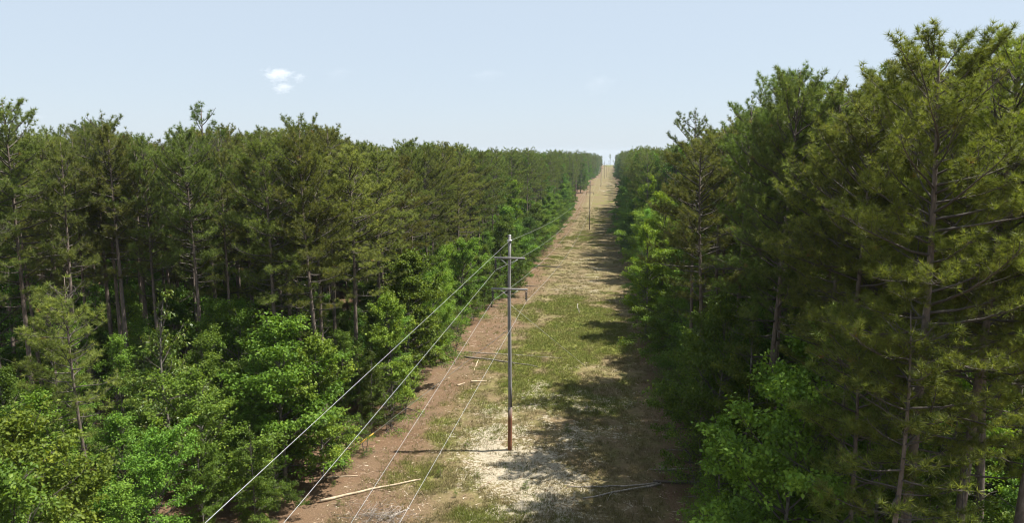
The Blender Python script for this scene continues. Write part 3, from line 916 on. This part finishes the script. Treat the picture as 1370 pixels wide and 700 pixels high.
def build_pole(x, y, label, near, group=None):
    z = gz(x, y)
    t = link("utility_pole", None, loc=(x, y, z), label=label, category="utility pole")
    if group: t["group"] = group
    if near:
        link("shaft", shaft_me, t)
        link("butt", butt_me, t, label="rusty red-brown lower end of the pole")
    else:
        link("shaft", shaft_brown_me, t)
    for me, zz in ((arm_up if near else arm_upb, Z_UP), (arm_lo if near else arm_lob, Z_LO)):
        c = link("crossarm", me, t, (0, -.17, zz))
        link("bolt", bolt_me, c, (0, .18, 0))
        link("brace", brace_me, c)
    for ax, az, _ in ATT[1:]:
        link("insulator", ins_me, t, (ax, -.17, az + ins_drop))
    link("shield_wire_clamp", clamp_me, t, (0, -.02, Z_SH))
    if near: link("ground_wire", gwire_me, t)
    link("cap", cap_me, t, (.03 * math.sin(H_POLE * .4), 0, H_POLE - .002))
    return t

NEAR_LAB = "grey weathered wooden power pole with two crossarms and rusty red-brown foot"
pole = build_pole(PX0, PY0, NEAR_LAB, True)
# two guy wires of the near pole
def guy(anchor, ztop, guard):
    top = np.array([0, 0, ztop]); a = np.array(anchor) - np.array([PX0, PY0, foot[2]])
    mb = MB(); k = np.linspace(0, 1, 9)[:, None]
    mb.tube(top * (1 - k) + a * k, .013, 5); g = link("guy_wire", mb.mesh("guy_wire", M_GUY), pole)
    if guard:
        d = unit(top - a); mb = MB(); mb.tube(np.array([a + d * .3, a + d * 2.6]), .045, 8)
        link("guard", mb.mesh("guy_guard", M_YELLOW), g, label="yellow plastic guard sleeve at the guy wire's foot")
guy(on_ground(463, 611), pz(440), True)
guy(on_ground(787, 494), pz(407), False)

# the line of poles further on, from pixel and spacing
far_pole = [(788.6, 308, 232), (803.9, 250, 470), (808.3, 240, 650), (811.6, 238, 830), (814.6, 229, 1010), (816.3, 223, 1200)]
labs = ["brown wooden pole standing second along the line, below the bare sandy crest", "brown pole third along the line, just before the sandy crest",
        "small far pole fourth along the line, behind the sandy crest", "tiny far pole fifth along the line in the hollow past the crest",
        "tiny far pole sixth along the line on the far rise", "tiny faint pole last along the line at the top of the far rise"]
nodes = [(PX0, PY0, foot[2])]
for (px, py, D), lab in zip(far_pole, labs):
    p = at(px, py, D)
    build_pole(p[0], D, lab, False)
    nodes.append((p[0], D, gz(p[0], D)))

WL = ["bare wire on the pole tip, highest of the four wires", "pale wire hung under the upper crossarm", "pale wire under the lower crossarm's end nearer the sunlit trees",
      "pale wire under the lower crossarm's end nearer the shaded trees"]
EXIT = [(275, 700, .5), (380, 700, .8), (470, 700, 1.0), (535, 700, .6)]
for k, (ax, az, _) in enumerate(ATT):
    pts = []
    p0 = np.array([PX0 + ax, PY0 - (.20 if k else .17), foot[2] + az])
    ex, ey, drop = EXIT[k]
    r = ray(ex, ey); D = (p0[2] - drop - CAM_H) / r[2]; q = CAM_P + r * D
    L1 = p0[1] - q[1]; slope = (q[0] - p0[0]) / L1; span = 175.0
    s = drop / (4 * (L1 / span) * (1 - L1 / span))
    for u in np.linspace(.66, 0, 40):
        l = u * span
        pts.append((p0[0] + slope * l, p0[1] - l, p0[2] - 4 * s * u * (1 - u)))
    for (xa, ya, za), (xb, yb, zb) in zip(nodes[:-1], nodes[1:]):
        sg = 3.2 * ((yb - ya) / 180) ** 1.3 * (.7 if k == 0 else 1)
        for u in np.linspace(0, 1, 26)[1:]:
            pts.append((xa + (xb - xa) * u + ax, ya + (yb - ya) * u - .2, za + (zb - za) * u + az - 4 * sg * u * (1 - u)))
    pts = np.array(pts); o = pts[40].copy()
    mb = MB(); mb.tube(pts - o, .0070 if k else .0064, 6)
    link("power_line_wire", mb.mesh("power_line_wire", M_WIRE), None, tuple(o), label=WL[k], category="wire", group="wires of the power line")

# ------------------------------------------------------------------ fallen logs and branches
def log(a, b, r, mat, label, name="fallen_log", sag=.0, forks=0, seed=0, knobs=0, group=None):
    """a, b: pixels of both ends lying on the ground"""
    rng = np.random.default_rng(seed)
    A, B = on_ground(*a), on_ground(*b)
    n = 9; k = np.linspace(0, 1, n)[:, None]
    pts = A * (1 - k) + B * k
    ln = np.linalg.norm(B - A); d = (B - A) / ln; sd = np.array([-d[1], d[0], 0])
    pts += sd * (rng.normal(0, (.003 if mat is M_LOGP else .010) * ln, (n, 1)) + math.sin(seed) * sag * np.sin(k * 3.14))
    rad = np.linspace(r, r * .5, n) * rng.uniform(.9, 1.1, n)
    pts[:, 2] = ground_z(pts[:, 0], pts[:, 1]) + rad * .75 + .03
    o = pts[0].copy()
    t = link(name, None, loc=tuple(o), label=label, category="log" if name == "fallen_log" else "branch")
    if group: t["group"] = group
    mb = MB(); mb.tube(pts - o, rad, 8)
    link("stem", mb.mesh("log_stem", mat), t)
    for q in range(forks):
        i = int(rng.integers(3, 7)); fl = ln * rng.uniform(.12, .3)
        e = unit(d * .7 + sd * rng.choice([-1, 1]) * .6 + np.array([0, 0, rng.uniform(.05, .4)]))
        fp, _ = bent(pts[i] - o, e, fl, 4, -.2, rng, .12)
        mb = MB(); mb.tube(fp, np.linspace(rad[i] * .55, .01, 5), 6); link("side_branch", mb.mesh("side_branch", mat), t)
    return t

log((428, 674), (563, 646), .095, M_LOGP, "long pale bare log lying from brown litter into the dry grass", seed=2)
log((436, 643), (479, 640), .05, M_LOGP, "short pale stick on brown litter at the wood's foot", "fallen_branch", seed=3)
log((622, 479), (720, 493), .10, M_LOGG, "grey log lying across the litter margin behind the near pole", seed=4, forks=1)
log((628, 472), (752, 481), .055, M_DEAD, "thin bleached pole-like trunk lying parallel to the grey log", seed=5, forks=2)
log((936, 650), (874, 648), .14, M_LOGD, "thick dark broken log end lying in shade by the bright bush", seed=6)
log((884, 651), (780, 669), .08, M_DEAD, "pale slanting log resting against the dark broken log", seed=7, forks=1)
log((880, 650), (758, 652), .065, M_DEAD, "thin grey wavy trunk meeting the dark broken log", seed=8, sag=.3, forks=1)
log((932, 640), (896, 650), .06, M_LOGG, "short grey log slanting from the dark broken log to the bush", seed=9)
log((926, 630), (868, 632), .06, M_DEAD, "pale branch lying in shade above the forked logs", "fallen_branch", seed=10, forks=2)
log((930, 607), (890, 604), .05, M_LOGG, "thin grey stick in deep shade at the wood's foot", "fallen_branch", seed=11)
log((948, 668), (915, 667), .05, M_LOGG, "short dull stick half under the yellow-green tree", "fallen_branch", seed=12)
log((713, 356), (752, 359), .16, M_LOGD, "dark log lying on reddish litter far behind the near pole", seed=13)
log((702, 384), (720, 385), .10, M_LOGD, "short dark log on reddish litter past the crossarms", seed=14)
log((630, 512), (652, 511), .10, M_LOGP, "short white barkless piece of wood on the litter margin", "fallen_branch", seed=15)
log((521, 697), (548, 682), .06, M_DEAD, "bleached stick on the grey brush heap", "fallen_branch", seed=16, forks=2)
log((772, 408), (776, 421), .09, M_DEAD, "curved pale branch on the bright green grass", "fallen_branch", seed=17)
log((640, 484), (634, 498), .06, M_LOGP, "small pale stick on litter beneath the grey log", "fallen_branch", seed=18)
log((612, 519), (622, 514), .08, M_LOGP, "small bleached chunk by the shrubs of the litter margin", "fallen_branch", seed=19)
# loose twigs, chips and needles of the strip: nobody could count them
rng = np.random.default_rng(9)
def scatter(n, y0, y1, wfun, x0=-17.5, x1=7):
    x = rng.uniform(x0, x1, n); y = y0 + (y1 - y0) * rng.random(n) ** (1.25 if y1 < 200 else 2.1)
    s, g, l, t = masks(x, y)
    keep = rng.random(n) < wfun(s, g, l)
    return x[keep], y[keep], s[keep], g[keep], l[keep]
x, y, s, g, l = scatter(26000, 36, 130, lambda s, g, l: .10 + .75 * l + .25 * s)
k = len(x); zb = ground_z(x, y) + .045
ang = rng.uniform(0, math.pi, k); ln = rng.gamma(2.0, .07, k) + .05; wd = rng.uniform(.008, .028, k)
big = rng.random(k) < .03; ln = np.where(big, ln * 3.5, ln)
dx = np.stack([np.cos(ang), np.sin(ang), rng.normal(0, .12, k)], 1) * ln[:, None] / 2
dw = np.stack([-np.sin(ang), np.cos(ang), 0 * ang], 1) * wd[:, None]
c = np.stack([x, y, zb], 1)
v = np.stack([c - dx - dw, c - dx + dw, c + dx + dw * .5, c + dx - dw * .5, c - dx * .9 + np.array([0, 0, 1]) * wd[:, None], c + dx * .9 + np.array([0, 0, .6]) * wd[:, None]], 1).reshape(-1, 3)
i = np.arange(k)[:, None] * 6
f = np.concatenate([i + np.array([t_]) for t_ in ((0, 3, 5), (0, 5, 4), (1, 4, 5), (1, 5, 2), (0, 4, 1), (3, 2, 5))])
tint = np.repeat(np.clip(rng.beta(1.6, 2.6, k) + .1 * (1 - l), 0, 1), 6)
m, nt, N, L, bs = new_mat("twig_litter")
L.new(ramp(nt, attr(nt, "tint"), [(0, (.07, .045, .03)), (.4, (.22, .14, .09)), (.75, (.45, .36, .26)), (1, (.72, .64, .52))]), bs.inputs["Base Color"]); bs.inputs["Roughness"].default_value = .9
link("woody_litter", mesh_of("woody_litter", v, f, m, {"tint": ('FLOAT', tint)}), kind="stuff", label="scattered twigs and wood chips over the strip", category="litter")

# knee-high weed clumps on the strip
for q, (px, py) in enumerate([(447, 655), (455, 678), (610, 668), (640, 640), (702, 655), (590, 640), (760, 580), (735, 520), (655, 560), (705, 450), (745, 440), (720, 415), (770, 470), (690, 535), (625, 600), (800, 555)]):
    p = on_ground(px, py)
    place(SHRUBS[q % 3], "weed", p[0], p[1], rr.uniform(.35, .8), "small green weed clump growing on the open ground of the strip", "weed", "weeds on the strip", color=(1.3, 1.1, .8))

# brush heap at the bottom of the strip: one heap of sticks
hp = on_ground(512, 694)
t = link("brush_heap", None, loc=(hp[0], hp[1], hp[2]), label="tangled heap of grey dead twigs lying in dry grass near the pale log", category="brush heap")
mb = MB(); mb2 = MB()
for q in range(150):
    a = rng.uniform(0, 6.28); p = np.append(rng.normal(0, .75, 2) * [1.3, .8], rng.uniform(.03, .38))
    e = np.array([math.cos(a), math.sin(a), rng.normal(0, .3)])
    fp, _ = bent(p - e * .5, e, rng.uniform(.5, 1.5), 3, 0, rng, .15)
    fp[:, 2] = np.maximum(fp[:, 2], .0)
    (mb if q % 3 else mb2).tube(fp, np.linspace(.014, .005, 4), 4)
link("twigs", mb.mesh("twigs", M_LOGG), t); link("pale_twigs", mb2.mesh("pale_twigs", M_DEAD), t)

# grass of the strip
m, nt, N, L, bs = new_mat("grass_blades")
gc = ramp(nt, attr(nt, "tint"), [(0, (.215, .175, .092)), (.35, (.17, .145, .06)), (.6, (.15, .150, .034)), (1, (.125, .165, .026))])
L.new(gc, bs.inputs["Base Color"]); bs.inputs["Roughness"].default_value = .7; bs.inputs["Specular IOR Level"].default_value = .2
tr = N.new("ShaderNodeBsdfTranslucent"); L.new(gc, tr.inputs["Color"])
mx = N.new("ShaderNodeMixShader"); mx.inputs[0].default_value = .3
L.new(bs.outputs[0], mx.inputs[1]); L.new(tr.outputs[0], mx.inputs[2]); L.new(mx.outputs[0], N["Material Output"].inputs["Surface"])
x, y, s, g, l = scatter(190000, 36, 330, lambda s, g, l: np.clip((.55 + .6 * g) * (1 - .93 * l) * (1 - .85 * s), .0, 1), -16.5, 6)
pat = fbm(x / 1.3 + 70, y / 1.3, 3); kp = pat + .35 * g - np.clip((y - 100) / 230, 0, 1) * .25 * rng.random(len(y)) > .46
x, y, s, g, l, pat = x[kp], y[kp], s[kp], g[kp], l[kp], pat[kp]
nb = 6; k = len(x)
X = np.repeat(x, nb) + rng.normal(0, .09, k * nb); Y = np.repeat(y, nb) + rng.normal(0, .09, k * nb)
Z = ground_z(X, Y) - .01
hh = np.repeat(rng.uniform(.10, .26, k) * (1 + .25 * g), nb) * rng.uniform(.6, 1.3, k * nb)
a = rng.uniform(0, 6.283, k * nb); ln = rng.uniform(.2, 1.0, k * nb) * hh
b = np.stack([X, Y, Z], 1); sd = np.stack([-np.sin(a), np.cos(a), 0 * a], 1) * (.014 + .00010 * np.clip(Y - 50, 0, None))[:, None]
tip = b + np.stack([np.cos(a) * ln, np.sin(a) * ln, hh], 1)
v = np.stack([b - sd, b + sd, tip], 1).reshape(-1, 3)
tint = np.repeat(np.repeat(np.clip(g * .60 + .14 + rng.normal(0, .16, k) + (pat - .5) * .5, 0, 1), nb), 3)
link("grass", mesh_of("grass", v, np.arange(len(v)).reshape(-1, 3), m, {"tint": ('FLOAT', tint)}), kind="stuff", label="thin patchy grass and dry weeds on the strip", category="grass")

# ------------------------------------------------------------------ clouds: small fair-weather puffs far off
m = bpy.data.materials.new("cloud_vapour"); m.use_nodes = True
nt = m.node_tree; nt.nodes.remove(nt.nodes["Principled BSDF"])
pv = nt.nodes.new("ShaderNodeVolumePrincipled"); pv.inputs["Color"].default_value = (.99, .99, 1, 1); pv.inputs["Anisotropy"].default_value = .3
tc = nt.nodes.new("ShaderNodeTexCoord")
ln_ = nt.nodes.new("ShaderNodeVectorMath"); ln_.operation = 'LENGTH'; nt.links.new(tc.outputs["Object"], ln_.inputs[0])
nn = noise(nt, tc.outputs["Object"], 2.2, 5, .6)
dens = math_n(nt, 'SUBTRACT', math_n(nt, 'ADD', .72, math_n(nt, 'MULTIPLY', math_n(nt, 'SUBTRACT', nn, .5), 2.4)), ln_.outputs["Value"], True)
oi = nt.nodes.new("ShaderNodeObjectInfo")
sx = nt.nodes.new("ShaderNodeSeparateColor"); nt.links.new(oi.outputs["Color"], sx.inputs[0])
nt.links.new(math_n(nt, 'MULTIPLY', dens, math_n(nt, 'MULTIPLY', sx.outputs[0], .017)), pv.inputs["Density"])
nt.links.new(pv.outputs[0], nt.nodes["Material Output"].inputs["Volume"])
import bmesh
bm = bmesh.new(); bmesh.ops.create_icosphere(bm, subdivisions=3, radius=1.0)
for vv in bm.verts:
    n3 = math.sin(vv.co.x * 5 + 1) * math.sin(vv.co.y * 4 + 2) * math.sin(vv.co.z * 4.5)
    vv.co *= 1.0 + .10 * n3
cme = bpy.data.meshes.new("cloud"); bm.to_mesh(cme); bm.free(); cme.materials.append(m)
for px, py, w, h, dn, lab in ((371, 99, 21, 9.5, 1.0, "small white puff, largest of the little clouds over the sunlit wood"), (400, 103, 9, 7, .7, "tiny white puff beside the largest little cloud"),
                              (377, 117, 16, 8, .8, "small white puff just beneath the largest little cloud"), (40, 157, 22, 8, .10, "faint whitish wisp low over the sunlit wood"),
                              (452, 97, 22, 9, .05, "barely visible thin wisp near the three white puffs"), (650, 99, 26, 8, .05, "barely visible streaky wisp over the far woods"),
                              (800, 111, 22, 14, .06, "barely visible wisp above the far end of the strip")):
    D = 4200.0
    p = at(px, py, D); k = D / FPX
    o = link("cloud", cme, None, tuple(p), label=lab, category="cloud"); o.scale = (w * k * 1.35, w * k, h * k * 1.35); o.color = (dn, dn, dn, 1)

# ------------------------------------------------------------------ haze
bm = bmesh.new(); bmesh.ops.create_cube(bm, size=1.0)
hme = bpy.data.meshes.new("haze"); bm.to_mesh(hme); bm.free()
m = bpy.data.materials.new("haze_air"); m.use_nodes = True
nt = m.node_tree; nt.nodes.remove(nt.nodes["Principled BSDF"])
pv = nt.nodes.new("ShaderNodeVolumePrincipled"); pv.inputs["Color"].default_value = (.76, .88, 1, 1); pv.inputs["Density"].default_value = .00009
pv.inputs["Anisotropy"].default_value = .2
nt.links.new(pv.outputs[0], nt.nodes["Material Output"].inputs["Volume"])
hme.materials.append(m)
zlo, zhi = float(gzv.min()) - 1.5, 34.0
hz = link("haze", hme, None, (0, 0, (zlo + zhi) / 2), kind="stuff", label="thin pale summer haze over the forest", category="haze")
hz.scale = (7200, 7200, zhi - zlo)
